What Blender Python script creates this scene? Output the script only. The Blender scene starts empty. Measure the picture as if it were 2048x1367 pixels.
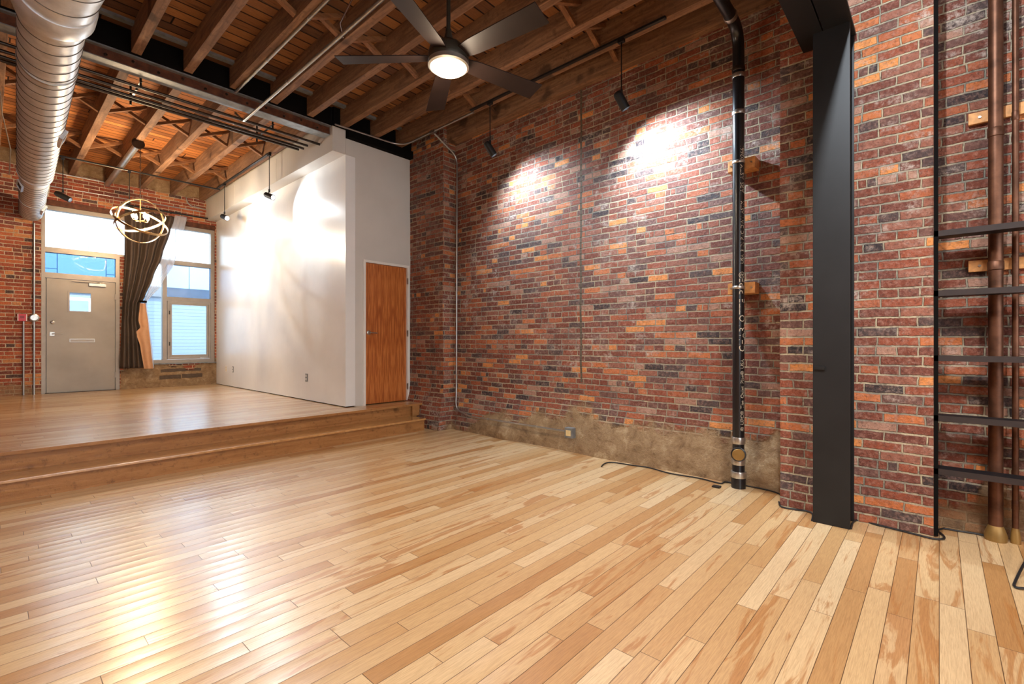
import bpy, bmesh, math, random
from mathutils import Vector, Matrix
random.seed(7)
C = bpy.context.scene.collection
PI = math.pi
H = 1.19                      # eye height above the main floor
P = 0.33                      # height of the raised floor
YF = 11.0                     # inner face of the street wall
ZJ, ZD = 3.97, 4.20           # joist underside / deck underside, main room
ZJ2, ZD2 = 4.03, 4.28         # same, front section

# ------------------------------------------------------------------ materials
def lin(c):
    return tuple((v/255/12.92 if v/255 <= .04045 else ((v/255+.055)/1.055)**2.4) for v in c) + (1,)

class N:
    def __init__(s, name):
        s.m = bpy.data.materials.new(name); s.m.use_nodes = True
        s.t = s.m.node_tree; s.t.nodes.clear()
        s.out = s.t.nodes.new('ShaderNodeOutputMaterial')
        s.b = s.t.nodes.new('ShaderNodeBsdfPrincipled')
        s.t.links.new(s.b.outputs[0], s.out.inputs[0])
    def put(s, sock, v):
        if hasattr(v, 'links') or isinstance(v, bpy.types.NodeSocket): s.t.links.new(v, sock)
        else: sock.default_value = v
    def set(s, **k):
        for n, v in k.items():
            s.put(s.b.inputs[n.replace('_', ' ')], v)
        return s.m
    def math(s, op, a, b=0.0, c=0.0, clamp=False):
        n = s.t.nodes.new('ShaderNodeMath'); n.operation = op; n.use_clamp = clamp
        for i, v in enumerate((a, b, c)): s.put(n.inputs[i], v)
        return n.outputs[0]
    def pos(s):
        n = s.t.nodes.new('ShaderNodeNewGeometry'); return n
    def sep(s, v):
        n = s.t.nodes.new('ShaderNodeSeparateXYZ'); s.put(n.inputs[0], v); return n.outputs
    def comb(s, x, y, z=0.0):
        n = s.t.nodes.new('ShaderNodeCombineXYZ')
        for i, v in enumerate((x, y, z)): s.put(n.inputs[i], v)
        return n.outputs[0]
    def noise(s, vec, scale, detail=3, rough=.5, out=0, dist=0.0):
        n = s.t.nodes.new('ShaderNodeTexNoise'); s.put(n.inputs['Vector'], vec)
        n.inputs['Scale'].default_value = scale; n.inputs['Detail'].default_value = detail
        n.inputs['Roughness'].default_value = rough; n.inputs['Distortion'].default_value = dist
        return n.outputs[out]
    def white(s, vec, out=0):
        n = s.t.nodes.new('ShaderNodeTexWhiteNoise'); s.put(n.inputs['Vector'], vec); return n.outputs[out]
    def ramp(s, f, stops, const=False):
        n = s.t.nodes.new('ShaderNodeValToRGB'); s.put(n.inputs[0], f)
        r = n.color_ramp; r.interpolation = 'CONSTANT' if const else 'LINEAR'
        while len(r.elements) < len(stops): r.elements.new(.5)
        for e, (p, c) in zip(r.elements, stops):
            e.position = p; e.color = c if len(c) == 4 else lin(c)
        return n.outputs[0]
    def mix(s, f, a, b, mode='MIX'):
        n = s.t.nodes.new('ShaderNodeMix'); n.data_type = 'RGBA'; n.blend_type = mode
        s.put(n.inputs[0], f)
        for i, v in ((6, a), (7, b)):
            s.put(n.inputs[i], lin(v) if isinstance(v, tuple) and len(v) == 3 else v)
        return n.outputs[2]
    def smooth(s, v, lo, hi):
        n = s.t.nodes.new('ShaderNodeMapRange'); n.interpolation_type = 'SMOOTHSTEP'
        s.put(n.inputs[0], v); s.put(n.inputs[1], lo); s.put(n.inputs[2], hi)
        return n.outputs[0]
    def bump(s, h, strength=.5, dist=.01, normal=None):
        n = s.t.nodes.new('ShaderNodeBump'); n.inputs['Strength'].default_value = strength
        n.inputs['Distance'].default_value = dist; s.put(n.inputs['Height'], h)
        if normal is not None: s.put(n.inputs['Normal'], normal)
        return n.outputs[0]
    def scale(s, v, x, y, z):
        n = s.t.nodes.new('ShaderNodeMapping'); s.put(n.inputs[0], v)
        n.inputs['Scale'].default_value = (x, y, z); return n.outputs[0]

def plain(name, rgb, rough=.5, metal=0., spec=.5, coat=0., var=.08, vs=9, bump=0.):
    n = N(name); g = n.pos()
    f = n.noise(g.outputs['Position'], vs, 4, .6)
    c = lin(rgb); hi = tuple(min(1, v*(1+var*2)) for v in c[:3])+(1,); lo = tuple(v*(1-var*2) for v in c[:3])+(1,)
    n.set(Base_Color=n.ramp(f, [(.3, lo), (.7, hi)]), Roughness=rough, Metallic=metal,
          Specular_IOR_Level=spec, Coat_Weight=coat)
    if bump: n.put(n.b.inputs['Normal'], n.bump(f, bump, .01))
    return n.m

def emit(name, rgb, strength, base=(230, 225, 215)):
    n = N(name)
    n.set(Base_Color=lin(base), Emission_Color=lin(rgb), Emission_Strength=strength, Roughness=.4)
    return n.m

def brick(name, pal, mortar, mode=0, white=.5, bw=.205, rh=.0612):
    n = N(name); g = n.pos(); pos = g.outputs['Position']
    x, y, z = n.sep(pos)
    nx, ny, nz = n.sep(g.outputs['True Normal'])
    sel = n.math('GREATER_THAN', n.math('ABSOLUTE', nx), .55)
    u = n.math('ADD', n.math('MULTIPLY', y, sel), n.math('MULTIPLY', x, n.math('SUBTRACT', 1., sel)))
    big = n.noise(pos, 1.1, 3)
    w1 = n.noise(pos, 9, 2, out=1); wx, wy, wz = n.sep(w1)
    u = n.math('ADD', u, n.math('MULTIPLY', n.math('SUBTRACT', wx, .5), .018))
    v = n.math('ADD', z, n.math('MULTIPLY', n.math('SUBTRACT', wy, .5), .012))
    fine = n.noise(pos, 55, 4, .65)
    v = n.math('ADD', v, n.math('MULTIPLY', n.math('SUBTRACT', fine, .5), .008))
    # rows and bricks, each row with its own offset, each sixth row of headers
    rowf = n.math('DIVIDE', v, rh); row = n.math('FLOOR', rowf); fv = n.math('SUBTRACT', rowf, row)
    hdr = n.math('LESS_THAN', n.math('FLOORED_MODULO', row, 6.), .5)
    wd = n.math('SUBTRACT', bw, n.math('MULTIPLY', hdr, bw*.5))
    rr = n.white(n.comb(row, 3.7, 1.1))
    off = n.math('ADD', n.math('MULTIPLY', n.math('FLOORED_MODULO', row, 2.), .5), n.math('MULTIPLY', rr, .22))
    cf = n.math('ADD', n.math('DIVIDE', u, wd), off); col = n.math('FLOOR', cf); fu = n.math('SUBTRACT', cf, col)
    # occasional half bricks
    hb = n.math('GREATER_THAN', n.white(n.comb(col, row, 9.3)), .9)
    half = n.math('MULTIPLY', hb, n.math('GREATER_THAN', fu, .5))
    du0 = n.math('MULTIPLY', n.math('MINIMUM', fu, n.math('SUBTRACT', 1., fu)), wd)
    duh = n.math('MULTIPLY', n.math('ABSOLUTE', n.math('SUBTRACT', fu, .5)), wd)
    duh = n.math('ADD', duh, n.math('MULTIPLY', n.math('SUBTRACT', 1., hb), 1.))
    du = n.math('MINIMUM', du0, duh)
    dv = n.math('MULTIPLY', n.math('MINIMUM', fv, n.math('SUBTRACT', 1., fv)), rh)
    d = n.math('MINIMUM', n.math('MULTIPLY', du, 1.35), dv)
    mort = n.smooth(d, .0045, .0078)             # 0 mortar .. 1 brick
    idv = n.comb(n.math('ADD', col, n.math('MULTIPLY', half, .37)), row, 5.5)
    rnd = n.white(idv); rnd2 = n.white(idv, 1)
    r2x, r2y, r2z = n.sep(rnd2)
    bc = n.ramp(rnd, pal, True)
    bc = n.mix(.5, bc, n.mix(r2x, (52, 46, 46), (206, 186, 170)), 'SOFT_LIGHT')
    bc = n.mix(n.math('MULTIPLY', n.smooth(n.noise(pos, 20, 5, .7), .45, .7), .4), bc, (84, 44, 34))
    spk = n.noise(pos, 38, 6, .75)
    bc = n.mix(n.math('MULTIPLY', n.smooth(spk, .42, .75), .45), bc, (195, 150, 130))
    bc = n.mix(n.math('MULTIPLY', n.smooth(n.noise(pos, 70, 3), .5, .75), .5), bc, (50, 34, 32))
    mc = n.mix(n.smooth(n.noise(pos, 4, 5, .7), .35, .65), mortar[0], mortar[1])
    mc = n.mix(n.math('MULTIPLY', n.smooth(n.noise(pos, 30, 4, .7), .52, .68), .6), mc, (70, 60, 52))
    colr = n.mix(mort, mc, bc)
    # efflorescence and smeared mortar
    sm = n.noise(n.scale(pos, 1, 1, 1.7), 5.5, 6, .68)
    lo = .60 - .10*white
    zone = n.smooth(n.math('ADD', n.noise(pos, .8, 3, .6), n.math('MULTIPLY', n.smooth(z, 1.4, 3.2), .14)), .42, .66)
    smk = n.math('MULTIPLY', n.smooth(n.math('ADD', n.math('MULTIPLY', sm, .75), n.math('MULTIPLY', big, .25)), lo, lo+.16), .62*white+.2)
    smk = n.math('MULTIPLY', smk, n.math('ADD', .25, n.math('MULTIPLY', zone, .95)), clamp=True) if False else n.math('MULTIPLY', smk, n.math('ADD', .3, zone))
    smk = n.math('MULTIPLY', smk, n.smooth(spk, .38, .62))
    colr = n.mix(smk, colr, (188, 172, 158))
    # parged / rubble foot of the wall
    pn = n.noise(pos, 2.6, 5, .62)
    if mode == 1:      # long party wall
        lim = n.math('ADD', .10, n.math('MULTIPLY', n.smooth(y, 4.9, 3.3), .32))
        hgt = n.math('ADD', n.math('SUBTRACT', lim, z), n.math('MULTIPLY', n.math('SUBTRACT', pn, .5), .75))
        msk = n.math('MULTIPLY', n.smooth(hgt, -.05, .10), n.math('GREATER_THAN', y, .87))
        msk = n.math('MULTIPLY', msk, n.math('LESS_THAN', y, 5.02))
        far = n.math('MULTIPLY', n.smooth(n.math('ADD', n.math('SUBTRACT', .12, z), n.math('MULTIPLY', n.math('SUBTRACT', pn, .5), .8)), 0., .08), .8)
        nic = n.math('MULTIPLY', n.math('LESS_THAN', y, .02), n.smooth(n.math('ADD', n.math('SUBTRACT', .30, z), n.math('MULTIPLY', n.math('SUBTRACT', pn, .5), .9)), 0., .08))
        msk = n.math('MAXIMUM', msk, n.math('MULTIPLY', far, n.math('GREATER_THAN', y, 4.6)))
        msk = n.math('MAXIMUM', msk, n.math('MULTIPLY', nic, .75))
        # straight vertical joint where two builds meet
        js = n.math('ABSOLUTE', n.math('SUBTRACT', n.math('ADD', y, n.math('MULTIPLY', n.math('SUBTRACT', wy, .5), .02)), 2.90))
        jm = n.math('MULTIPLY', n.math('LESS_THAN', js, .013), n.math('GREATER_THAN', z, .75))
        colr = n.mix(jm, colr, (92, 80, 64))
    elif mode == 2:    # street wall
        a = n.math('MULTIPLY', n.math('GREATER_THAN', x, 1.62), n.smooth(n.math('ADD', n.math('SUBTRACT', .80, z), n.math('MULTIPLY', n.math('SUBTRACT', pn, .5), 1.1)), .0, .08))
        b = n.smooth(n.math('ADD', n.math('SUBTRACT', z, 4.03), n.math('MULTIPLY', n.math('SUBTRACT', pn, .5), .12)), 0., .03)
        c = n.math('MULTIPLY', n.smooth(n.math('ADD', n.math('SUBTRACT', .42, z), n.math('MULTIPLY', n.math('SUBTRACT', pn, .5), .8)), .0, .08), .7)
        msk = n.math('MAXIMUM', n.math('MAXIMUM', a, b), c)
        msk = n.math('MULTIPLY', msk, n.math('LESS_THAN', z, 9.))
    else:
        msk = n.math('MULTIPLY', pn, 0.)
    pc = n.ramp(n.noise(pos, 7, 7, .72, dist=.4), [(.28, (98, 74, 50)), (.42, (136, 108, 76)), (.55, (156, 128, 94)), (.66, (180, 156, 122)), (.78, (205, 188, 160))])
    pc = n.mix(n.math('MULTIPLY', n.smooth(n.noise(pos, 16, 5, .7), .56, .70), .5), pc, (120, 92, 70))
    if mode == 2:
        def slab(x0, x1, z0, z1):
            e = n.math('MULTIPLY', n.math('SUBTRACT', pn, .5), .06)
            ax_ = n.math('MULTIPLY', n.math('GREATER_THAN', n.math('ADD', x, e), x0), n.math('LESS_THAN', n.math('ADD', x, e), x1))
            az = n.math('MULTIPLY', n.math('GREATER_THAN', n.math('ADD', z, e), z0), n.math('LESS_THAN', n.math('ADD', z, e), z1))
            return n.math('MULTIPLY', ax_, az)
        sl = n.math('MAXIMUM', slab(2.22, 2.88, .615, .675), n.math('MAXIMUM', slab(2.20, 2.54, .475, .555), slab(2.555, 2.90, .49, .565)))
        pc = n.mix(n.math('MULTIPLY', sl, .8), pc, (66, 58, 54))
    colr = n.mix(msk, colr, pc)
    nb = n.math('SUBTRACT', 1., msk)
    hh = n.math('MULTIPLY', n.math('ADD', n.math('MULTIPLY', mort, .8), n.math('MULTIPLY', r2y, .45)), nb)
    hh = n.math('ADD', hh, n.math('MULTIPLY', fine, .35)); hh = n.math('ADD', hh, n.math('MULTIPLY', spk, .5))
    n.set(Base_Color=colr, Roughness=n.math('SUBTRACT', .86, n.math('MULTIPLY', mort, .16)), Specular_IOR_Level=.35,
          Normal=n.bump(hh, 1., .018))
    return n.m

def planks(name, width, length, pal, streak, rough=.2, coat=0., cup=0., axis=0, gap=.0012, groove=.4, gapc=(90, 60, 34), spec=.5, grain=1., coatr=.1):
    n = N(name); g = n.pos(); pos = g.outputs['Position']
    x, y, z = n.sep(pos)
    a, b = (x, y) if axis == 0 else (y, x)       # a along, b across
    rf = n.math('DIVIDE', b, width); row = n.math('FLOOR', rf); fb = n.math('SUBTRACT', rf, row)
    rr = n.white(n.comb(row, 1.3, 4.4), 1); ra, rb, rc = n.sep(rr)
    L = n.math('ADD', length*.65, n.math('MULTIPLY', ra, length*.8))
    cf = n.math('DIVIDE', n.math('ADD', a, n.math('MULTIPLY', rb, 7.)), L); col = n.math('FLOOR', cf); fa = n.math('SUBTRACT', cf, col)
    idv = n.comb(row, col, 2.2)
    rnd = n.white(idv); r3 = n.white(idv, 1); p1, p2, p3 = n.sep(r3)
    off = n.comb(n.math('ADD', n.math('MULTIPLY', a, 1.), n.math('MULTIPLY', p1, 31.)), n.math('ADD', n.math('MULTIPLY', b, 9.), n.math('MULTIPLY', p2, 17.)), n.math('MULTIPLY', p3, 13.))
    c = n.ramp(rnd, pal)
    g1 = n.noise(off, 1.3, 5, .6, dist=1.4)
    thr = n.math('SUBTRACT', .66, n.math('MULTIPLY', n.math('POWER', p3, 2.), .18))
    hs = n.smooth(n.math('SUBTRACT', g1, thr), -.02, .05)
    c = n.mix(n.math('MULTIPLY', hs, .7*grain), c, streak)
    g2 = n.noise(n.scale(off, 1.5, 3.5, 1), 9, 4, .6, dist=.6)
    c = n.mix(n.math('MULTIPLY', n.smooth(g2, .3, .75), .35*grain), c, n.mix(.45, streak, (40, 20, 8)), 'MULTIPLY')
    db = n.math('MULTIPLY', n.math('MINIMUM', fb, n.math('SUBTRACT', 1., fb)), width)
    da = n.math('MULTIPLY', n.math('MINIMUM', fa, n.math('SUBTRACT', 1., fa)), L)
    d = n.math('MINIMUM', db, da)
    gp = n.smooth(d, gap*.4, gap*1.4)
    c = n.mix(gp, gapc, c)
    arch = n.math('POWER', n.math('SUBTRACT', n.math('MULTIPLY', fb, 2.), 1.), 2.)
    hgt = n.math('ADD', n.math('MULTIPLY', gp, groove), n.math('MULTIPLY', g2, .06*grain))
    hgt = n.math('ADD', hgt, n.math('MULTIPLY', arch, cup))
    hgt = n.math('ADD', hgt, n.math('MULTIPLY', n.noise(pos, 2.2, 2), .35 if cup else .1))
    nor = n.bump(hgt, 1., .0022)
    n.set(Base_Color=c, Roughness=rough, Coat_Weight=coat, Coat_Roughness=coatr, Coat_IOR=1.6, Coat_Normal=nor, Specular_IOR_Level=spec, Normal=nor)
    return n.m

def timber(name, dark, light, axis='y', rough=.75):
    n = N(name); g = n.pos(); pos = g.outputs['Position']
    info = n.t.nodes.new('ShaderNodeObjectInfo')
    s = {'y': (6, .5, 6), 'x': (.5, 6, 6), 'z': (6, 6, .5)}[axis]
    vv = n.t.nodes.new('ShaderNodeVectorMath'); vv.operation = 'ADD'
    n.put(vv.inputs[0], n.scale(pos, *s)); n.put(vv.inputs[1], n.comb(n.math('MULTIPLY', info.outputs['Random'], 40.), 0., 0.))
    f = n.noise(vv.outputs[0], 3.2, 6, .65, dist=1.2)
    c = n.ramp(f, [(.3, dark), (.5, tuple((a+b)/2 for a, b in zip(dark, light))), (.72, light)])
    sp = n.noise(pos, 24, 5, .7)
    c = n.mix(n.math('MULTIPLY', n.smooth(sp, .52, .72), .5), c, tuple(int(v*.45) for v in dark))
    kn = n.noise(pos, 3.1, 2, .4)
    c = n.mix(n.math('MULTIPLY', n.smooth(kn, .66, .74), .7), c, tuple(int(v*.5) for v in dark))
    c = n.mix(n.math('MULTIPLY', info.outputs['Random'], .28), c, tuple(int(v*.7) for v in light))
    n.set(Base_Color=c, Roughness=rough, Specular_IOR_Level=.3, Normal=n.bump(n.math('ADD', f, sp), .5, .006))
    return n.m

M = {}
PAL = [(0, (140, 76, 54)), (.17, (158, 86, 58)), (.30, (122, 68, 54)), (.43, (112, 78, 70)), (.54, (172, 98, 62)),
       (.65, (146, 94, 76)), (.765, (192, 114, 66)), (.82, (74, 62, 62)), (.875, (166, 128, 110)), (.92, (216, 140, 76)), (.96, (44, 40, 44))]
M['brick'] = brick('worn_party_brick', PAL, ((186, 168, 138), (128, 122, 110)), 1, .9)
PAL2 = [(0, (168, 82, 50)), (.25, (186, 96, 58)), (.45, (146, 68, 44)), (.62, (196, 110, 66)), (.76, (120, 62, 48)), (.86, (72, 54, 52)), (.92, (206, 138, 86))]
M['brick_front'] = brick('street_brick', PAL2, ((222, 206, 178), (190, 168, 138)), 2, .35)
M['brick_left'] = brick('left_brick', PAL2, ((200, 182, 154), (160, 140, 110)), 0, .4)
FPAL = [(0, (218, 180, 128)), (.3, (230, 200, 156)), (.55, (214, 176, 126)), (.78, (204, 160, 106)), (.92, (188, 138, 84)), (1, (224, 190, 140))]
M['floor'] = planks('maple_boards', .0855, 1.0, FPAL, (182, 122, 64), rough=.40, coat=.9, cup=.34, spec=.5, coatr=.22)
M['tread'] = planks('step_boards', .30, 2.4, [(0, (196, 146, 90)), (.5, (186, 134, 78)), (1, (202, 152, 96))], (160, 100, 50), rough=.25, coat=.5, spec=.5)
M['riser'] = timber('riser_wood', (146, 96, 52), (186, 134, 82), 'x', .35)
M['deck'] = planks('roof_deck', .135, 2.6, [(0, (128, 86, 54)), (.35, (152, 100, 60)), (.6, (94, 64, 46)), (.8, (140, 92, 56)), (1, (172, 118, 70))], (70, 46, 34), rough=.8, gap=.008, groove=2., gapc=(24, 15, 10), spec=.2)
M['deck_warm_glow'] = planks('front_deck_warm_glow', .115, 2.6, [(0, (176, 112, 62)), (.35, (192, 122, 66)), (.6, (140, 92, 60)), (.8, (182, 116, 64)), (1, (204, 136, 78))], (110, 66, 40), rough=.75, gap=.007, groove=2., gapc=(40, 24, 14), spec=.2)  # orange boards, with the warm lamp glow put into the colour
M['joist'] = timber('joist_timber', (98, 70, 52), (168, 126, 92), 'y')
M['brace'] = timber('brace_timber', (104, 68, 44), (162, 112, 72), 'x')
M['white'] = plain('gloss_white_paint', (228, 227, 224), .24, spec=.55, var=.02, vs=2)
M['white_flat'] = plain('white_wall_paint', (202, 197, 189), .5, var=.02, vs=2)
M['trimwhite'] = plain('white_trim_paint', (226, 222, 214), .4, var=.02)
M['black'] = plain('black_steel_paint', (22, 21, 21), .5, spec=.4, var=.12, vs=5)
M['blackpipe'] = plain('black_plastic', (20, 21, 24), .28, spec=.6, var=.05)
M['void'] = plain('matt_black', (12, 10, 9), .9, spec=.1)
M['rust'] = plain('rusted_steel', (92, 50, 28), .6, .3, var=.25, vs=14, bump=.3)
M['greysteel'] = plain('grey_steel', (128, 130, 130), .5, .4, var=.15, vs=12)
M['darkpipe'] = plain('dark_iron_pipe', (70, 62, 56), .3, .8, var=.12)
M['conduit'] = plain('conduit_zinc', (176, 176, 172), .28, .9, var=.05)
M['steelband'] = plain('band_stainless', (190, 186, 178), .32, .9, var=.08, vs=30)
M['galv'] = plain('galvanised_sheet', (216, 220, 224), .38, .5, var=.10, vs=7)
M['seam'] = plain('seam_dark', (92, 94, 96), .5, .7)
M['copper'] = plain('copper_pipe', (100, 66, 48), .46, .75, var=.2, vs=10)
M['block'] = plain('wood_block', (212, 150, 88), .6, var=.12, vs=30)
M['alu'] = plain('tan_aluminium', (160, 148, 134), .42, .35, var=.03)
M['steeldoor'] = plain('beige_steel_door', (158, 146, 130), .42, .25, var=.05, vs=2)
M['handle'] = plain('satin_nickel', (178, 172, 162), .3, .9, var=.05)
M['bronze'] = plain('bronze_blade', (34, 23, 20), .5, 0, spec=.3, var=.12, vs=5)
M['motor'] = plain('oil_bronze', (66, 60, 50), .35, .6, var=.1)
M['red'] = plain('red_plastic', (200, 34, 40), .35)
M['ringmetal'] = plain('brushed_gold_ring', (176, 150, 112), .3, .9, var=.06)
M['curtain'] = plain('taupe_drape', (88, 74, 64), .8, spec=.2, var=.06, vs=4)
M['lining'] = plain('tan_lining', (196, 150, 112), .8, spec=.2, var=.04)
M['rubber'] = plain('cable_rubber', (24, 24, 26), .45)
M['cream'] = plain('cream_outlet', (214, 190, 140), .4)
M['darkwood_shelf'] = plain('black_shelf', (18, 18, 22), .55, spec=.3, var=.1)
M['shelf_edge'] = plain('brown_edge', (40, 26, 21), .7, var=.15, vs=14)
M['lamp_warm'] = emit('lamp_diffuser', (255, 222, 170), 9.)
M['bulb'] = emit('candle_bulb', (255, 214, 150), 16.)
M['led'] = emit('spot_lens', (235, 245, 255), 40.)
M['pipetext'] = plain('pipe_print', (206, 196, 176), .5)
M['brass'] = plain('brass_cap', (150, 118, 66), .4, .5, var=.1)

def glass(name, tint, tr):
    n = N(name)
    n.set(Base_Color=lin(tint), Roughness=0.02, Transmission_Weight=1., IOR=1.45, Specular_IOR_Level=.5)
    # thin architectural pane: straight-through transmission plus mirror reflection
    t = n.t; tb = t.nodes.new('ShaderNodeBsdfTransparent'); tb.inputs[0].default_value = lin(tint)
    gb = t.nodes.new('ShaderNodeBsdfGlossy'); gb.inputs['Roughness'].default_value = .02
    fr = t.nodes.new('ShaderNodeFresnel'); fr.inputs[0].default_value = 1.5
    mx = t.nodes.new('ShaderNodeMixShader'); k = n.math('MULTIPLY', fr.outputs[0], tr)
    t.links.new(k, mx.inputs[0]); t.links.new(tb.outputs[0], mx.inputs[1]); t.links.new(gb.outputs[0], mx.inputs[2])
    t.links.new(mx.outputs[0], n.out.inputs[0])
    return n.m
M['glass'] = glass('clear_glass', (238, 246, 250), 1.)
M['glass_blue'] = glass('tinted_glass', (150, 180, 205), 1.8)
M['glass_mid'] = glass('lightly_tinted_glass', (186, 204, 222), 1.4)
def sheer(name):
    n = N(name); g = n.pos()
    t = n.t; tb = t.nodes.new('ShaderNodeBsdfTransparent'); tl = t.nodes.new('ShaderNodeBsdfTranslucent')
    tl.inputs[0].default_value = lin((225, 228, 235)); df = t.nodes.new('ShaderNodeBsdfDiffuse'); df.inputs[0].default_value = lin((225, 226, 232))
    a = t.nodes.new('ShaderNodeMixShader'); b = t.nodes.new('ShaderNodeMixShader')
    a.inputs[0].default_value = .5; t.links.new(tl.outputs[0], a.inputs[1]); t.links.new(df.outputs[0], a.inputs[2])
    b.inputs[0].default_value = .55; t.links.new(tb.outputs[0], b.inputs[1]); t.links.new(a.outputs[0], b.inputs[2])
    t.links.new(b.outputs[0], n.out.inputs[0]); return n.m
M['sheer'] = sheer('sheer_voile')

# facade across the street: clapboards below, large flat panels above
def siding():
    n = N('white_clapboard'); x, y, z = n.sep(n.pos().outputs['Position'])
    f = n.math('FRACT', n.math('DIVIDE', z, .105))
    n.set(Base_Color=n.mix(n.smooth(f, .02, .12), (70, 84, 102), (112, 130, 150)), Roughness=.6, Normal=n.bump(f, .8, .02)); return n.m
def panels():
    n = N('facade_panels'); x, y, z = n.sep(n.pos().outputs['Position'])
    rf = n.math('DIVIDE', z, 1.25); row = n.math('FLOOR', rf); fz = n.math('SUBTRACT', rf, row)
    cf = n.math('ADD', n.math('DIVIDE', x, 1.0), n.math('MULTIPLY', row, .37)); col = n.math('FLOOR', cf); fx = n.math('SUBTRACT', cf, col)
    r = n.white(n.comb(col, row, 1.)); r3 = n.white(n.comb(col, row, 7.))
    dz = n.math('MINIMUM', fz, n.math('SUBTRACT', 1., fz)); dx = n.math('MINIMUM', fx, n.math('SUBTRACT', 1., fx))
    dm = n.math('ADD', n.math('ABSOLUTE', n.math('SUBTRACT', fz, n.math('ADD', .3, n.math('MULTIPLY', r, .4)))), n.math('MULTIPLY', n.math('LESS_THAN', r3, .35), 1.))
    d = n.math('MINIMUM', n.math('MULTIPLY', n.math('MINIMUM', dz, dm), 1.25), dx)
    n.set(Base_Color=n.mix(n.smooth(d, .008, .014), (128, 136, 142), n.mix(n.math('MULTIPLY', r, .6), (234, 236, 236), (178, 198, 222))), Roughness=.5); return n.m
M['siding'] = siding(); M['panels'] = panels()
M['band'] = plain('grey_band', (96, 104, 114), .6); M['asphalt'] = plain('asphalt', (150, 150, 150), .9)
def veneer():
    n = N('flame_veneer'); pos = n.pos().outputs['Position']; x, y, z = n.sep(pos)
    # three book-matched leaves across the door
    xr = n.math('DIVIDE', n.math('SUBTRACT', x, 3.44), .2233); f = n.math('ABSOLUTE', n.math('SUBTRACT', n.math('FRACT', xr), .5))
    w = n.noise(n.comb(n.math('MULTIPLY', f, 5.), n.math('MULTIPLY', z, 1.1), 0.), 1.6, 3, .5)
    zz = n.math('SUBTRACT', z, n.math('MULTIPLY', f, .55))
    v = n.math('ADD', n.math('MULTIPLY', n.math('SINE', n.math('ADD', n.math('MULTIPLY', zz, 5.), n.math('MULTIPLY', w, 22.))), .5), .5)
    hi = n.noise(n.scale(pos, 40, 1, 3), 2.5, 5, .6)
    k = n.math('ADD', n.math('MULTIPLY', v, .38), n.math('MULTIPLY', hi, .62))
    n.set(Base_Color=n.ramp(k, [(.25, (150, 78, 34)), (.5, (178, 100, 46)), (.75, (200, 124, 64))]), Roughness=.32, Coat_Weight=.3); return n.m
M['veneer'] = veneer()

# ------------------------------------------------------------------ geometry helpers
def tagp(o, label=None, cat=None, group=None, kind=None):
    if label: o['label'] = label
    if cat: o['category'] = cat
    if group: o['group'] = group
    if kind: o['kind'] = kind
    return o
def empty(name, loc, label, cat, group=None):
    o = bpy.data.objects.new(name, None); C.objects.link(o); o.location = loc; o.empty_display_size = .1
    return tagp(o, label, cat, group)
def obj(name, bm, mats, parent=None, smooth=None, **k):
    me = bpy.data.meshes.new(name)
    bmesh.ops.recalc_face_normals(bm, faces=bm.faces)
    bm.to_mesh(me); bm.free()
    for m in (mats if isinstance(mats, (list, tuple)) else [mats]): me.materials.append(m)
    o = bpy.data.objects.new(name, me); C.objects.link(o)
    if parent is not None:
        o.parent = parent
        base = Vector((0, 0, 0)); q = parent
        while q is not None: base += q.location; q = q.parent
        me.transform(Matrix.Translation(-base))
    if smooth is not None:
        me.polygons.foreach_set('use_smooth', [True]*len(me.polygons))
        try:
            me.set_sharp_from_angle(angle=math.radians(smooth))
        except Exception: pass
    return tagp(o, **k)
def box(bm, x0, x1, y0, y1, z0, z1, mi=0, bev=0.):
    vs = [bm.verts.new((x, y, z)) for z in (z0, z1) for y in (y0, y1) for x in (x0, x1)]
    fs = [bm.faces.new([vs[i] for i in q]) for q in ((0, 2, 3, 1), (4, 5, 7, 6), (0, 1, 5, 4), (2, 6, 7, 3), (0, 4, 6, 2), (1, 3, 7, 5))]
    for f in fs: f.material_index = mi
    if bev:
        es = list({e for f in fs for e in f.edges}); bmesh.ops.bevel(bm, geom=es, offset=bev, segments=2, affect='EDGES', profile=.7)
    return vs
def B(*boxes, bev=0.):
    bm = bmesh.new()
    for b in boxes: box(bm, *b, bev=bev)
    return bm
def frame_of(d):
    d = d.normalized(); a = Vector((0, 0, 1)) if abs(d.z) < .9 else Vector((1, 0, 0))
    u = d.cross(a).normalized(); return u, d.cross(u).normalized()
def tube(bm, pts, r, seg=12, caps=True, mi=0, flat=None):
    pts = [Vector(p) for p in pts]; n = len(pts); rings = []
    rr = r if isinstance(r, (list, tuple)) else [r]*n
    d0 = (pts[1]-pts[0]).normalized(); u, v = frame_of(d0)
    for i, p in enumerate(pts):
        d = ((pts[min(i+1, n-1)]-p).normalized() + (p-pts[max(i-1, 0)]).normalized())
        d = d.normalized() if d.length > 1e-6 else d0
        u = (u - d*u.dot(d)).normalized(); v = d.cross(u)
        rings.append([bm.verts.new(p + (u*math.cos(a)+v*math.sin(a))*rr[i]) for a in [2*PI*k/seg for k in range(seg)]])
    for a, b in zip(rings, rings[1:]):
        for k in range(seg):
            f = bm.faces.new((a[k], a[(k+1) % seg], b[(k+1) % seg], b[k])); f.material_index = mi
    if caps:
        for rg in (rings[0], rings[-1]):
            f = bm.faces.new(rg); f.material_index = mi
    return bm
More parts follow.
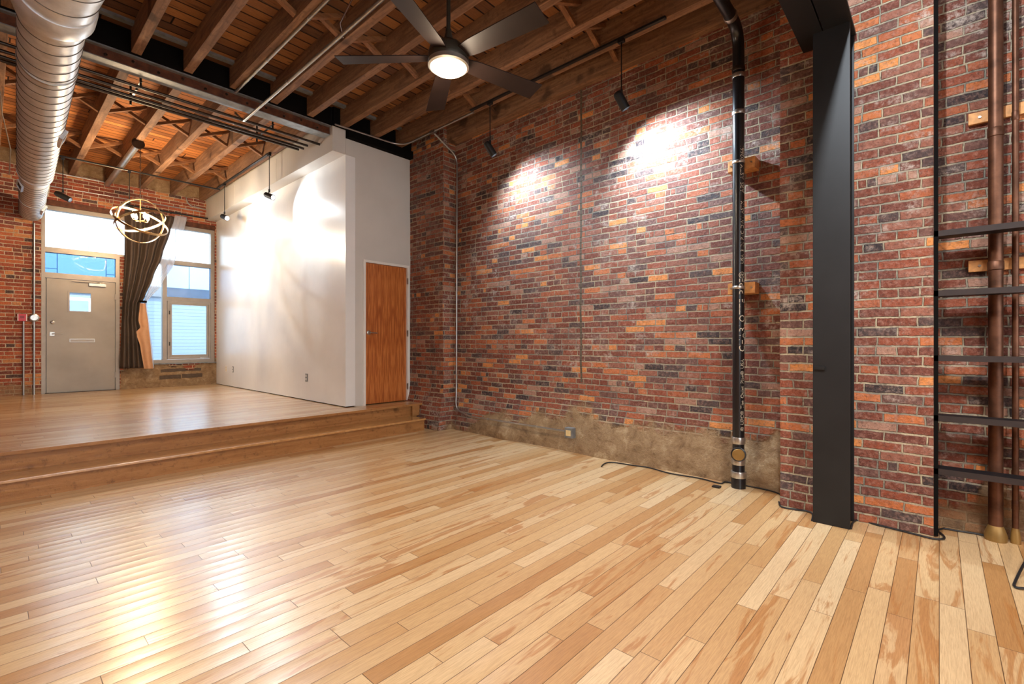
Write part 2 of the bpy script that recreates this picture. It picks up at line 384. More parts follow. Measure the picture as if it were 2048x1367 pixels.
def bend(pts, rad=.08, k=6):
    pts = [Vector(p) for p in pts]; out = [pts[0]]
    for a, b, c in zip(pts, pts[1:], pts[2:]):
        r = min(rad, (a-b).length*.49, (c-b).length*.49)
        p, q = b+(a-b).normalized()*r, b+(c-b).normalized()*r
        for i in range(k+1):
            t = i/k; out.append(p*(1-t)**2 + b*2*t*(1-t) + q*t*t)
    out.append(pts[-1]); return out
def lathe(bm, prof, c, ax=Vector((0, 0, 1)), seg=24, mi=0, caps=True):
    c = Vector(c); u, v = frame_of(ax); ax = ax.normalized(); rings = []
    for r, h in prof:
        rings.append([bm.verts.new(c+ax*h+(u*math.cos(2*PI*k/seg)+v*math.sin(2*PI*k/seg))*max(r, 1e-4)) for k in range(seg)])
    for a, b in zip(rings, rings[1:]):
        for k in range(seg): bm.faces.new((a[k], a[(k+1) % seg], b[(k+1) % seg], b[k])).material_index = mi
    if caps:
        for rg in (rings[0], rings[-1]): bm.faces.new(rg).material_index = mi
    return bm
def T(pts, r, seg=12): return tube(bmesh.new(), pts, r, seg)
def Lz(prof, c, ax=(0, 0, 1), seg=24, caps=True): return lathe(bmesh.new(), prof, c, Vector(ax), seg, 0, caps)
ORD = ['first', 'second', 'third', 'fourth', 'fifth', 'sixth', 'seventh', 'eighth', 'ninth', 'tenth', 'eleventh', 'twelfth', 'thirteenth', 'fourteenth', 'fifteenth', 'sixteenth', 'seventeenth', 'eighteenth']

def struct(name, bm, m, smooth=None): return obj(name, bm, m, None, smooth, kind='structure')

# ------------------------------------------------------------------ shell
XL = -3.4                    # left wall, out of frame
YB = -6.0                    # the room is open to daylight behind the camera
struct('floor', B((XL, 4.5, -3.9, 5.60, -.1, 0)), M['floor'])
# long brick wall with pilasters and a rough foot
def wall_right():
    prof = []
    def seg(a, b, st):
        n = max(1, int(math.hypot(b[0]-a[0], b[1]-a[1])/st))
        for i in range(n): prof.append((a[0]+(b[0]-a[0])*i/n, a[1]+(b[1]-a[1])*i/n))
    key = [(4.13, -3.6), (4.13, .026), (3.87, .026), (3.87, .861), (4.29, .861), (4.39, 5.03), (4.17, 5.03), (4.17, 6.0), (4.17, YF+.02)]
    for a, b in zip(key, key[1:]): seg(a, b, .06)
    prof.append(key[-1])
    zs = [i*.05 for i in range(int(4.35/.05)+1)]
    bm = bmesh.new(); rows = []
    rnd = random.Random(3); ph = [rnd.uniform(0, 6) for _ in range(8)]
    def wob(y, z):
        return (math.sin(y*3.1+ph[0])*math.sin(z*2.3+ph[1])*.006 + math.sin(y*9.3+ph[2]+z*4)*math.sin(z*7+ph[3])*.004)
    for z in zs:
        row = []
        for (x, y) in prof:
            s = max(0., 1-z/.62); s = s*s*(3-2*s)
            if .87 < y < 5.02: x2 = x - (.11+.05*(y-.86)/4.17)*s*(1 - .25*abs(math.sin(y*2.2+ph[4])))
            elif y >= 5.02: x2 = x - .13*s
            else: x2 = x - .006*math.sin(z*5+y*3)
            y2 = y
            if abs(y-5.03) < .01 : y2 = y - .06*s
            row.append(bm.verts.new((x2 + wob(y, z), y2, z)))
        rows.append(row)
    for a, b in zip(rows, rows[1:]):
        for i in range(len(a)-1): bm.faces.new((a[i], a[i+1], b[i+1], b[i]))
    # back of the wall, so that it has thickness
    g = [bm.verts.new((4.75, y, z)) for z in (0, 4.35) for y in (-3.6, YF+.02)]
    bm.faces.new((g[0], g[1], g[3], g[2]))
    t0, t1 = rows[-1][0], rows[-1][-1]
    bm.faces.new(rows[-1] + [g[3], g[2]]); bm.faces.new(rows[0] + [g[1], g[0]])
    return bm
struct('wall_right', wall_right(), M['brick'], 30)
# street wall around its opening
def wall_front():
    bm = bmesh.new(); y0, y1 = YF, YF+.32
    for b in ((XL, .600, y0, y1, 0, 4.4), (3.125, 4.75, y0+.0, y1, 0, 4.4), (.600, 3.125, y0, y1, 3.56, 4.4),
              (1.612, 3.125, y0, y1, 0, .785), (.6, 1.612, y0, y1, 0, P), (1.612, 1.700, y0, y1, .785, 2.73)): box(bm, *b)
    return bm
struct('wall_front', wall_front(), M['brick_front'])
struct('wall_back', B((XL, 4.75, -3.9, -3.6, 0, 1.0), (XL, 4.75, -3.9, -3.6, 3.1, 4.4), (XL, -2.9, -3.9, -3.6, 1.0, 3.1), (-.2, .2, -3.9, -3.6, 1.0, 3.1), (3.4, 4.75, -3.9, -3.6, 1.0, 3.1)), M['brick_left'])
struct('wall_left', B((XL-.3, XL, -3.9, YF+.3, 0, 4.4)), M['brick_left'])
struct('trim_1', B((.60, 3.125, YF-.012, YF+.30, 3.47, 3.56)), M['rust'])            # steel lintel
# raised floor
bm = bmesh.new(); box(bm, XL, 4.3, 5.47, YF+.3, 0, P-.03, 1); box(bm, XL, 4.16, 5.44, YF+.05, P-.03, P, 0)
obj('floor', bm, [M['floor'], M['riser']], None, kind='structure')
st = empty('step', (0, 5.15, 0), 'long honey coloured wooden step running below the raised floor', 'step')
obj('riser', B((XL, 3.93, 5.155, 5.175, 0, P/2-.022)), M['riser'], st)
obj('tread', B((XL, 3.955, 5.125, 5.47, P/2-.022, P/2), bev=.004), M['tread'], st)
obj('side_panel', B((3.93, 3.95, 5.155, 5.47, 0, P/2-.022)), M['riser'], st)
obj('side_panel', B((3.95, 4.07, 5.42, 5.44, P/2, P-.03)), M['riser'], st)
# platform nosing
struct('trim_2', B((XL, 4.16, 5.415, 5.44, P-.028, P), bev=.003), M['riser'])
# white partition, overhead bulkhead, closet wall
struct('wall_partition', B((3.15, 3.29, 5.78, YF, P+.012, 3.646)), M['white'])
struct('gap_shade_partition', B((3.165, 3.28, 5.79, YF, P, P+.012)), M['void'])  # black strip painted in as the shade of the gap below the partition
struct('wall_bulkhead', B((2.97, 3.15, 5.78, YF, 3.646, ZD2)), M['white_flat'])
for i, y in enumerate((7.55, 9.35)):
    struct('trim_%d' % (i+3), B((2.966, 2.970, y, y+.012, 3.65, 4.0)), M['trimwhite'])
bm = B((3.292, 3.405, 5.78, 5.9, P, 3.86), (4.145, 4.22, 5.78, 5.9, P, 3.86), (3.405, 4.145, 5.78, 5.9, 2.305, 3.86), (3.152, 3.292, 5.78, 5.9, 3.648, 3.86))
struct('wall_closet', bm, M['white_flat'])
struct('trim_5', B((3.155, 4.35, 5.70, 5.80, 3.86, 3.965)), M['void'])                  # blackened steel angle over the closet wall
# roof decks
struct('ceiling', B((XL-.3, 4.75, YB-4.5, 5.80, ZD, ZD+.06)), M['deck'])  # overruns the back wall, unseen, added to keep sun off the floor
struct('ceiling', B((XL, 4.75, 5.80, YF+.3, ZD2, ZD2+.06)), M['deck_warm_glow'])
struct('trim_6', B((XL, 2.97, 5.795, 5.83, 3.97, ZD2)), M['void'])                      # black blocking above the header
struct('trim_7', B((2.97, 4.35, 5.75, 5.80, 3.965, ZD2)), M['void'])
struct('trim_8', B((XL, 4.3, 5.60, 5.66, ZD-.03, ZD)), M['greysteel'])

# ------------------------------------------------------------------ joists
main_x = [-2.41-.425*k for k in range(0, 2)][::-1] + [-1.985, -1.56, -1.135, -.71, -.31, .115, .54, .966, 1.39, 1.815, 2.24, 2.667, 3.10, 3.535, 3.94, 4.318]
G1 = 'rough timber joists over the main room'
mj = sorted(main_x, reverse=True); 
for i, x in enumerate(mj):
    j = B((x-.04, x+.04, -3.59, 5.76, ZJ, ZD), bev=.006) if i else B((4.235, 4.42, -3.59, 5.76, ZJ-.03, ZD))
    lab = ('rough brown ceiling joist lying right against the long brick wall' if i == 0 else
           'rough brown ceiling joist of the main room, %s out from the long brick wall' % ORD[i])
    obj('ceiling_joist', j, M['joist'], None, label=lab, category='x') if False else tagp(obj('ceiling_joist', j, M['joist']), lab, 'joist', G1)
fx = [.09+.47*0, .53, .97, 1.44, 1.92, 2.40, 2.885]
fxl = [-.38, -.85, -1.32, -1.79, -2.26, -2.73]
G2 = 'rough timber joists over the raised front section'
fj = sorted(fx+fxl, reverse=True)
for i, x in enumerate(fj):
    lab = ('orange lit ceiling joist running beside the white bulkhead' if i == 0 else
           'orange lit ceiling joist of the raised front section, %s from the white bulkhead' % ORD[i])
    tagp(obj('ceiling_joist', B((x-.042, x+.042, 5.84, YF, ZJ2, ZD2), bev=.006), M['joist']), lab, 'joist', G2)
def braces(xs, z0, z1, y, where, grp, inset=.04):
    xs = sorted(xs, reverse=True)
    for i in range(len(xs)-1):
        a, b = xs[i+1]+inset, xs[i]-inset
        for s in (0, 1):
            p0, p1 = ((a, y+.03, z1-.03), (b, y+.03, z0+.03)) if s else ((a, y-.03, z0+.03), (b, y-.03, z1-.03))
            bm = bmesh.new(); p0, p1 = Vector(p0), Vector(p1); d = (p1-p0).normalized(); w = Vector((0, 1, 0)); u = d.cross(w)
            vs = [bm.verts.new(p + w*sw*.024 + u*su*.018) for p in (p0, p1) for sw, su in ((-1, -1), (1, -1), (1, 1), (-1, 1))]
            for q in ((0, 1, 2, 3), (4, 5, 6, 7), (0, 1, 5, 4), (1, 2, 6, 5), (2, 3, 7, 6), (3, 0, 4, 7)): bm.faces.new([vs[k] for k in q])
            tagp(obj('cross_brace', bm, M['brace']), 'cross brace, %s, %s bay from %s, %s towards it' %
                 (where[0], ORD[i], where[1], 'falling' if s else 'rising'), 'brace', grp)
braces([x for x in mj if x > .5], ZJ, ZD, 2.38, ('near row above the fan', 'brick wall'), 'cross braces near the fan')
braces([x for x in mj if 1.3 < x], ZJ, ZD, 4.08, ('far row beyond the fan', 'brick wall'), 'cross braces beyond the fan')
braces([x for x in fj if x > 0], ZJ2, ZD2, 7.72, ('row past the rusty beam', 'white bulkhead'), 'cross braces near the steel beam')
braces([x for x in fj if x > 0], ZJ2, ZD2, 9.35, ('row nearest the street', 'white bulkhead'), 'cross braces near the street wall')

# header beam of rusty steel with a grey flange and bolts
hb = empty('steel_beam', (0, 5.9, 3.86), 'rusty brown steel beam crossing the ceiling above the raised floor edge', 'beam')
obj('web', B((XL, 2.965, 5.845, 5.86, 3.868, 3.955)), M['rust'], hb)
obj('flange', B((XL, 2.965, 5.84, 6.0, 3.86, 3.868)), M['greysteel'], hb, label='grey bottom flange')
obj('flange', B((XL, 2.965, 5.80, 6.0, 3.955, 3.97)), M['greysteel'], hb, label='thin grey top flange')
for k in range(11):
    obj('bolt', Lz([(.014, 0), (.014, .012), (.009, .018)], (.75+.205*k-.0, 5.845, 3.912+(.012 if k % 2 else -.012)), (0, -1, 0), 6), M['darkpipe'], hb)
# four dark pipes hung just beyond the beam
for i, (y, z, x1) in enumerate(((6.13, 3.82, 2.97), (6.33, 3.835, 2.90), (6.45, 3.83, 2.90), (6.56, 3.84, 2.88))):
    t = tagp(obj('ceiling_pipe', T([(XL, y, z), (x1, y, z)], .016), M['darkpipe'], None, 40),
         'dark iron pipe under the front joists, %s of four behind the steel beam' % ORD[i], 'pipe', 'four parallel pipes behind the steel beam')
for i, x in enumerate((1.05, 2.35)):
    tagp(obj('pipe_hanger', B((x, x+.02, 6.08, 6.62, 3.855, 3.863), (x, x+.02, 6.10, 6.104, 3.80, 4.03), (x, x+.02, 6.61, 6.614, 3.80, 4.03)), M['darkpipe']),
         'steel strap holding the four dark pipes, %s the white bulkhead' % ('farther from' if i == 0 else 'close to'), 'hanger')

# ------------------------------------------------------------------ black column and beam, shelves, pipes
col = empty('steel_column', (3.76, .52, 0), 'tall black painted steel column in front of the brick pilaster', 'column')
obj('flange', B((3.665, 3.680, .42, .622, 0, 3.225), bev=.002), M['black'], col)
obj('web', B((3.680, 3.850, .51, .53, 0, 3.225)), M['black'], col)
obj('flange', B((3.850, 3.864, .42, .622, 0, 3.225)), M['black'], col)
obj('bracket', B((3.650, 3.665, .553, .612, 1.01, 1.03)), M['black'], col)
bmn = empty('steel_beam', (2.0, .56, 3.225), 'massive black steel beam overhead, resting on the black column', 'beam')
obj('flange', B((-3.3, 3.86, .41, .562, 3.225, 3.245)), M['black'], bmn)
obj('flange', B((-3.3, 3.86, .570, .712, 3.225, 3.245)), M['black'], bmn)
obj('web', B((-3.3, 3.86, .47, .49, 3.245, 3.965)), M['black'], bmn)
obj('web', B((-3.3, 3.86, .63, .65, 3.245, 3.965)), M['black'], bmn)

zt = [1.863, 1.50, 1.106, .743, .419]
for i, z in enumerate(zt):
    s = empty('shelf', (3.94, -.5, z), 'black wooden niche shelf, %s from the top beside the copper pipes' % ORD[i], 'shelf', 'five shelves in the brick niche')
    obj('board', B((3.878, 4.005, -1.8, .024, z-.03, z), bev=.003), M['darkwood_shelf'], s)
    obj('edge', B((3.868, 3.878, -1.8, .024, z-.032, z+.002)), M['shelf_edge'], s)
tagp(obj('shelf_upright', B((3.868, 3.90, .004, .0245, 0.01, 4.15)), M['void']), 'narrow black upright strip at the niche edge holding the shelf ends', 'upright')
def vpipe(x, y, r, lab, z0, z1, joints):
    e = empty('copper_pipe', (x, y, 0), lab, 'pipe')
    obj('tube', T([(x, y, z0), (x, y, z1)], r, 20), M['copper'], e, 40)
    for z in joints: obj('coupling', Lz([(r, 0), (r*1.12, .004), (r*1.12, .05), (r, .055)], (x, y, z), seg=20), M['copper'], e, 40)
    obj('foot', Lz([(r*1.5, 0), (r*1.6, .03), (r*1.25, .07), (r, .09)], (x, y, 0), seg=20), M['brass'], e, 40)
vpipe(4.06, -.252, .033, 'thick vertical copper pipe behind the niche shelves', .05, 4.19, (2.42, 1.62))
vpipe(4.075, -.335, .015, 'thin vertical copper pipe right of the thick one in the niche', .05, 4.19, (2.5, .2))
for i, z in enumerate((2.575, 1.66)):
    e = empty('mounting_board', (4.115, -.5, z), 'wooden batten fixed across the niche wall, %s' % ('above all the shelves' if i == 0 else 'just below the top shelf'), 'batten')
    obj('plank', B((4.101, 4.127, -1.2, -.135, z-.035, z+.035), bev=.003), M['block'], e)
    obj('screw', Lz([(.008, 0), (.008, .006)], (4.101, -.185, z), (-1, 0, 0), 8), M['handle'], e)

# black drain stack
px, py, pr = 4.12, 1.22, .045
dp = empty('drain_pipe', (px, py, 0), 'tall black plastic drain pipe standing against the brick wall', 'pipe')
path = [(px, py, .30), (px, py, 3.58)] ; path = bend([(px, py, .30), (px, py, 3.74), (px-.9, py, 3.80), (px-2.2, py, 3.86)], .17, 10)
obj('tube', tube(bmesh.new(), path, pr, 24), M['blackpipe'], dp, 40)
obj('hub', Lz([(.055, 0), (.055, .10), (.047, .12), (.047, .30)], (px, py, .0), seg=28), M['blackpipe'], dp, 40)
for z, r, h in ((.085, .0575, .05), (.19, .050, .045), (.36, .050, .055)):
    obj('band', Lz([(r, 0), (r+.002, .004), (r+.002, h-.004), (r, h)], (px, py, z), seg=28), M['steelband'], dp, 40, label='stainless steel band')
for z, m in ((3.40, 'darkpipe'), (3.345, 'steelband'), (3.045, 'steelband')):
    obj('band', Lz([(.048, 0), (.050, .004), (.050, .03), (.048, .034)], (px, py, z), seg=28), M[m], dp, 40)
obj('band', Lz([(.049, -.02), (.051, -.014), (.051, .014), (.049, .02)], (px-.20, py, 3.753), (-1, 0, .067), 28), M['steelband'], dp, 40)
vdir = Vector((-px, -py, 0)).normalized()
co = obj('cleanout', Lz([(.047, 0), (.047, .052), (.057, .054), (.057, .075), (.05, .078)], (px, py, .285), vdir, 28), M['blackpipe'], dp, 40)
obj('cap', Lz([(.047, 0), (.047, .012), (.043, .016)], Vector((px, py, .285))+vdir*.072, vdir, 28), M['brass'], co, 40, label='dull brass cap')
obj('lug', B((px-.125, px-.115, py-.055, py-.015, .275, .283)), M['brass'], co) if False else None
for z in (2.645, 1.622):
    obj('strap', Lz([(.0465, 0), (.049, .003), (.049, .021), (.0465, .024)], (px, py, z), seg=28), M['steelband'], dp, 40)
for i, z in enumerate((2.657, 1.634)):
    e = empty('wood_block', (4.25, py, z), 'pale wooden block behind the black drain pipe, %s' % ('upper one' if i == 0 else 'lower one'), 'block', 'blocks behind the drain pipe')
    obj('block', B((4.172, 4.375, py-.11, py+.10, z-.045, z+.045), bev=.004), M['block'], e)
    for dy in (-.085, .075): obj('screw', Lz([(.007, 0), (.007, .006)], (4.172, py+dy, z), (-1, 0, 0), 8), M['handle'], e)
# printing wrapped on the pipe, reading upwards
def wrap_text(body, size, z0, ang, parent):
    cu = bpy.data.curves.new('print', 'FONT'); cu.body = body; cu.size = size; cu.resolution_u = 2
    o = bpy.data.objects.new('tmp', cu); C.objects.link(o)
    dg = bpy.context.evaluated_depsgraph_get(); dg.update()
    me = bpy.data.meshes.new_from_object(o.evaluated_get(dg)); bpy.data.objects.remove(o)
    bm = bmesh.new(); bm.from_mesh(me); L = max(v.co.x for v in bm.verts)
    for v in bm.verts:
        x, y = v.co.x, v.co.y
        a = ang - (y-size*.35)/pr           # glyph up points to the left
        v.co = (px+math.cos(a)*(pr+.0006), py+math.sin(a)*(pr+.0006), z0+x)
    o = obj('printing', bm, M['pipetext'], parent); return L
base = math.atan2(-py, -px); ta = base + math.radians(38)
z = .47
for s, sz, gap_ in (('® UPC®  The Quiet Pipe®  USA', .042, .04), ('CHARLOTTE PIPE®', .075, .03), ('USA  3 IN  PVC DWV  ASTM', .042, .05), ('ABS  ASTM D2661', .05, .0)):
    for wd in s.split():
        z += wrap_text(wd, sz, z, ta, dp) + sz*.45
    z += gap_

# ------------------------------------------------------------------ galvanised duct
du = empty('spiral_duct', (.25, 7.0, 3.3), 'big round galvanised spiral duct running along the ceiling', 'duct')
def dpt(y, z=3.30): return Vector((.164+.029*y, y, z))
def spiral(y0, y1, r0, r1, step=.155):
    n = int((y1-y0)/step); return [(y0+(y1-y0)*i/n, r0+(r1-r0)*i/n) for i in range(n+1)]
def duct_seg(name, rows, pfun, open_ends=True):
    # body with a small raised lock seam every step; the seam leans like a helix
    bm = bmesh.new(); seg = 48; rings = []
    for i, (y, r) in enumerate(rows):
        for dr, dy, in ((0, .000), (.0035, .004), (.0035, .008), (0, .012)):
            if i == len(rows)-1 and dy > 0: break
            c = pfun(y); d = (pfun(y+.01)-c).normalized(); u, v = frame_of(d)
            st_ = (rows[1][0]-rows[0][0])
            rings.append([bm.verts.new(c + d*(dy + st_*k/seg*.9) + (u*math.cos(2*PI*k/seg)+v*math.sin(2*PI*k/seg))*(r+dr)) for k in range(seg)])
    for a, b in zip(rings, rings[1:]):
        for k in range(seg): bm.faces.new((a[k], a[(k+1) % seg], b[(k+1) % seg], b[k]))
    for ri, f in enumerate(bm.faces):
        if (ri//seg) % 4 in (0, 2, 1) : f.material_index = 1 if (ri//seg) % 4 != 1 else 0
    return obj(name, bm, [M['galv'], M['seam']], du, 35)
duct_seg('trunk', spiral(4.12, 8.35, .165, .165), dpt)
duct_seg('trunk', spiral(8.55, 10.93, .142, .142, .12), dpt)
obj('reducer', tube(bmesh.new(), [dpt(8.33), dpt(8.37), dpt(8.52), dpt(8.58)], [.168, .168, .146, .146], 40), M['galv'], du, 40)
def elb(y):     # near length swings up and to the right towards the camera
    t = max(0., 4.12-y); return Vector((.164+.029*y + .20*t*t, y, 3.30 + .16*t*t))
duct_seg('elbow', spiral(3.0, 4.16, .192, .185, .15), elb)
obj('collar', tube(bmesh.new(), [elb(3.98), elb(4.02), elb(4.13), elb(4.17)], [.192, .200, .200, .190], 48), M['galv'], du, 40)
def register(y, ang, r):
    c = dpt(y); u = Vector((math.cos(ang), 0, math.sin(ang))); tdir = Vector((-math.sin(ang), 0, math.cos(ang))); w = Vector((0, 1, 0))
    def slab(bm, a0, a1, b0, b1, h0, h1):
        vs = [bm.verts.new(c+u*(r+h)+tdir*a+w*b) for h in (h0, h1) for b in (b0, b1) for a in (a0, a1)]
        for q in ((0, 2, 3, 1), (4, 5, 7, 6), (0, 1, 5, 4), (2, 6, 7, 3), (0, 4, 6, 2), (1, 3, 7, 5)): bm.faces.new([vs[i] for i in q])
    bm = bmesh.new()
    slab(bm, -.05, .05, -.16, -.13, -.02, .018); slab(bm, -.05, .05, .13, .16, -.02, .018)
    slab(bm, -.05, -.038, -.13, .13, -.02, .018); slab(bm, .038, .05, -.13, .13, -.02, .018)
    rg = obj('register', bm, M['galv'], du)
    bm = bmesh.new()
    for k in range(6): slab(bm, -.036+.013*k, -.030+.013*k, -.13, .13, -.004, .010)
    obj('louvre', bm, M['darkpipe'], rg)
register(6.55, math.radians(-25), .165); register(8.95, math.radians(205), .142); register(10.3, math.radians(-30), .142)
for i, y in enumerate((5.0, 9.9)):
    c = dpt(y); r = .167 if y < 8 else .144
    bm = bmesh.new(); lathe(bm, [(r, -.012), (r+.004, -.012), (r+.004, .012), (r, .012)], c, Vector((.029, 1, 0)), 40)
    tube(bm, [c+Vector((0, 0, r)), (c.x, c.y, 4.19 if y < 5.8 else 4.27)], .006, 6)
    obj('hanger_strap', bm, M['steelband'], du)
tagp(obj('hanger_wire', T([(.10, 7.9, 4.03), (.12, 8.3, 3.92), (.20, 8.7, 3.62), (.20, 9.2, 3.42)], .006, 6), M['conduit'], None, 40),
     'twisted wire hanging from a joist left of the spiral duct', 'wire')

# vent pipe along a front joist
vp = empty('vent_pipe', (1.44, 9.6, 3.98), 'shiny round vent pipe strapped under a front joist by the chandelier', 'pipe')
obj('tube', T([(1.43, 8.4, 3.988), (1.43, YF-.01, 3.988)], .041, 24), M['steelband'], vp, 40)
obj('flange', Lz([(.075, 0), (.075, .012), (.05, .02)], (1.43, 8.385, 3.988), (0, 1, 0), 24), M['darkpipe'], vp, 40)  # dark finish stands in for the shade inside the open pipe end

# ------------------------------------------------------------------ conduits
def conduit(pts, lab, r=.0115, rad=.09, straps=(), mat='conduit', extra=None):
    e = empty('conduit', pts[0], lab, 'conduit')
    obj('tube', tube(bmesh.new(), bend(pts, rad, 7), r, 12), M[mat], e, 40)
    for s, ax in straps:
        obj('strap', Lz([(r+.003, -.008), (r+.003, .008)], s, ax, 12), M['steelband'], e)
    return e
conduit([(1.845, 5.78, 3.955), (1.845, 2.3, 3.955)], 'bright zinc conduit along the underside of a middle ceiling joist', .014, straps=[((1.845, 4.9, 3.955), (0, 1, 0)), ((1.845, 4.0, 3.955), (0, 1, 0))])
conduit([(2.04, 6.40, 3.99), (2.04, 6.14, 3.81), (2.045, 2.2, 3.84)], 'long zinc conduit crossing below the rusty beam towards the fan', .016, .06, straps=[((2.04, 4.9, 3.82), (0, 1, 0)), ((2.04, 5.6, 3.815), (0, 1, 0))])
cr = conduit([(3.92, 4.16, 3.952), (3.92, 5.62, 3.945), (2.95, 5.68, 3.945)], 'zinc conduit from the spot track bending along the top of the closet wall', .011, .22, straps=[((3.92, 4.5, 3.952), (0, 1, 0))])
obj('junction_fitting', B((3.895, 3.945, 4.88, 4.98, 3.925, 3.962), bev=.005), M['conduit'], cr)
cw = conduit([(3.94, 4.93, 3.93), (4.335, 4.93, 3.74), (4.325, 4.93, .6), (4.285, 4.90, .27), (4.20, 4.55, .225), (4.185, 2.98, .225)],
        'zinc conduit dropping down the corner and along the wall foot to an outlet', .0115, .12, straps=[((4.19, 3.4, .225), (0, 1, 0)), ((4.195, 4.2, .225), (0, 1, 0))])
ow = empty('outlet_box', (4.19, 2.93, .2), 'grey metal outlet box low on the long brick wall', 'outlet')
obj('box', B((4.150, 4.215, 2.885, 2.985, .165, .275), bev=.006), M['greysteel'], ow)
obj('receptacle', B((4.144, 4.150, 2.905, 2.965, .19, .25), bev=.002), M['cream'], ow)
conduit([(.516, YF-.02, 3.13), (.516, YF-.02, P)], 'thin white conduit down the street wall beside the steel door', .014, straps=[((.516, YF-.02, 2.6), (0, 0, 1)), ((.516, YF-.02, 1.0), (0, 0, 1))])
conduit([(.397, YF-.02, 1.57), (.397, YF-.02, P)], 'short conduit below the red alarm box', .012)
conduit([(.62, YF-.02, 3.78), (2.9, YF-.02, 3.80)], 'thin horizontal conduit on the bricks above the street window', .010)
conduit([(.70, YF-.03, 4.015), (1.40, YF-.03, 4.015)], 'thin conduit along the brick ledge under the front joists', .010)
conduit([(2.62, YF-.02, 4.03), (2.66, YF-.02, 3.88), (2.96, YF-.02, 3.86)], 'short bent conduit at the corner of the white bulkhead', .010, .12)
jb = empty('junction_box', (.516, YF-.03, 1.585), 'round grey junction box beside the steel door', 'junction box')
obj('box', Lz([(.062, 0), (.062, .045), (.055, .05)], (.516, YF-.01, 1.585), (0, -1, 0), 20), M['conduit'], jb, 40)
obj('cover', Lz([(.048, 0), (.044, .006)], (.516, YF-.058, 1.585), (0, -1, 0), 20), M['steelband'], jb, 40)
rb = empty('alarm_box', (.38, YF-.03, 1.585), 'small red fire alarm pull box on the street brick wall', 'alarm')
obj('housing', B((.325, .437, YF-.06, YF, 1.525, 1.64), bev=.006), M['red'], rb)
obj('lever', B((.355, .405, YF-.068, YF-.06, 1.57, 1.61)), plain('dark_red', (140, 20, 26), .4), rb)
obj('label_plate', B((.327, .337, YF-.064, YF-.06, 1.53, 1.635), (.425, .435, YF-.064, YF-.06, 1.53, 1.635)), M['trimwhite'], rb)
tagp(obj('cable', T([(2.12, 1.9, 3.955), (2.15, 2.55, 3.95), (2.0, 3.0, 3.955), (1.97, 3.5, 3.955), (2.05, 3.85, 3.95), (2.17, 4.02, 3.955)], .007, 8), M['copper'], None, 40),
     'thin copper line curving between joists above the fan blades', 'cable')

# ------------------------------------------------------------------ track lights
def track(p0, p1, lab):
    p0, p1 = Vector(p0), Vector(p1); e = empty('light_track', p0, lab, 'track')
    bx = [min(p0.x, p1.x)-.017, max(p0.x, p1.x)+.017, min(p0.y, p1.y)-.017, max(p0.y, p1.y)+.017, p0.z-.018, p0.z]
    obj('rail', B(tuple(bx)), M['black'], e)
    d = (p1-p0).normalized(); n = Vector((-d.y, d.x, 0))*.006
    bm = bmesh.new(); tube(bm, [p0+n-Vector((0, 0, .018)), p1+n-Vector((0, 0, .018))], .0025, 6); tube(bm, [p0-n-Vector((0, 0, .018)), p1-n-Vector((0, 0, .018))], .0025, 6)
    obj('slot', bm, M['darkpipe'], e)
track((3.88, 1.75, 3.968), (3.88, 4.15, 3.968), 'black light track under a joist beside the long brick wall')
track((2.84, 7.45, 4.028), (2.84, 9.86, 4.028), 'black light track beside the white bulkhead')
track((.60, 9.64, 3.945), (2.80, 9.64, 3.945), 'thin black light track crossing under the front joists')
def spot(top, zb, aim, lab, power, size, blend=.4, col=(.86, .94, 1.), R=.041, L=.17):
    top = Vector(top); aim = Vector(aim)
    e = empty('track_spotlight', (top.x, top.y, top.z), lab, 'spotlight', 'pendant spotlights on the light tracks')
    obj('mount', B((top.x-.018, top.x+.018, top.y-.03, top.y+.03, top.z-.03, top.z)), M['black'], e)
    obj('rod', T([top-Vector((0, 0, .02)), (top.x, top.y, zb)], .0055, 8), M['black'], e)
    obj('joint', Lz([(.013, 0), (.013, .045)], (top.x, top.y, zb-.02), seg=10), M['black'], e)
    c = Vector((top.x, top.y, zb-.075)); d = (aim-c).normalized()
    side = d.cross(Vector((0, 0, 1))).normalized()
    hd = obj('head', Lz([(R*.72, -L*.5), (R*.95, -L*.42), (R, -L*.3), (R, L*.5), (R*.9, L*.5), (R*.88, L*.12)], c, d, 24), M['black'], e, 40)
    obj('arm', T([(top.x, top.y, zb-.015), c-d*L*.15+Vector((0, 0, R*.9))], .006, 8), M['black'], e)
    obj('lens', Lz([(R*.84, 0), (R*.7, .004)], c+d*(L*.13), d, 24), M['led'], hd)
    l = bpy.data.lights.new('spot_beam', 'SPOT'); l.energy = power; l.spot_size = size; l.spot_blend = blend; l.color = col; l.shadow_soft_size = .03
    lo = bpy.data.objects.new('spot_beam', l); C.objects.link(lo); lo.location = c+d*(L*.5+.015); lo.rotation_euler = d.to_track_quat('-Z', 'Y').to_euler()
R_ = math.radians
spot((3.88, 3.84, 3.95), 3.485, (4.36, 3.50, 2.55), 'black pendant spotlight lighting the brick wall, farther of the two', 105, R_(140), 1., (.66, .83, 1.))
spot((3.88, 2.155, 3.95), 3.466, (4.34, 1.80, 2.45), 'black pendant spotlight lighting the brick wall, nearer of the two', 165, R_(145), 1., (.66, .83, 1.))
spot((2.84, 7.47, 4.01), 3.455, (3.20, 6.62, 3.0), 'lit pendant spotlight aimed along the white wall, nearer of the two', 52, R_(120), .9)
spot((2.84, 9.47, 4.01), 3.49, (3.20, 8.20, 2.9), 'lit pendant spotlight by the window end of the white wall', 60, R_(120), .9)
spot((.755, 9.64, 3.93), 3.42, (1.5, 9.2, 2.9), 'black pendant spotlight next to the spiral duct', 70, R_(130), 1., L=.2)
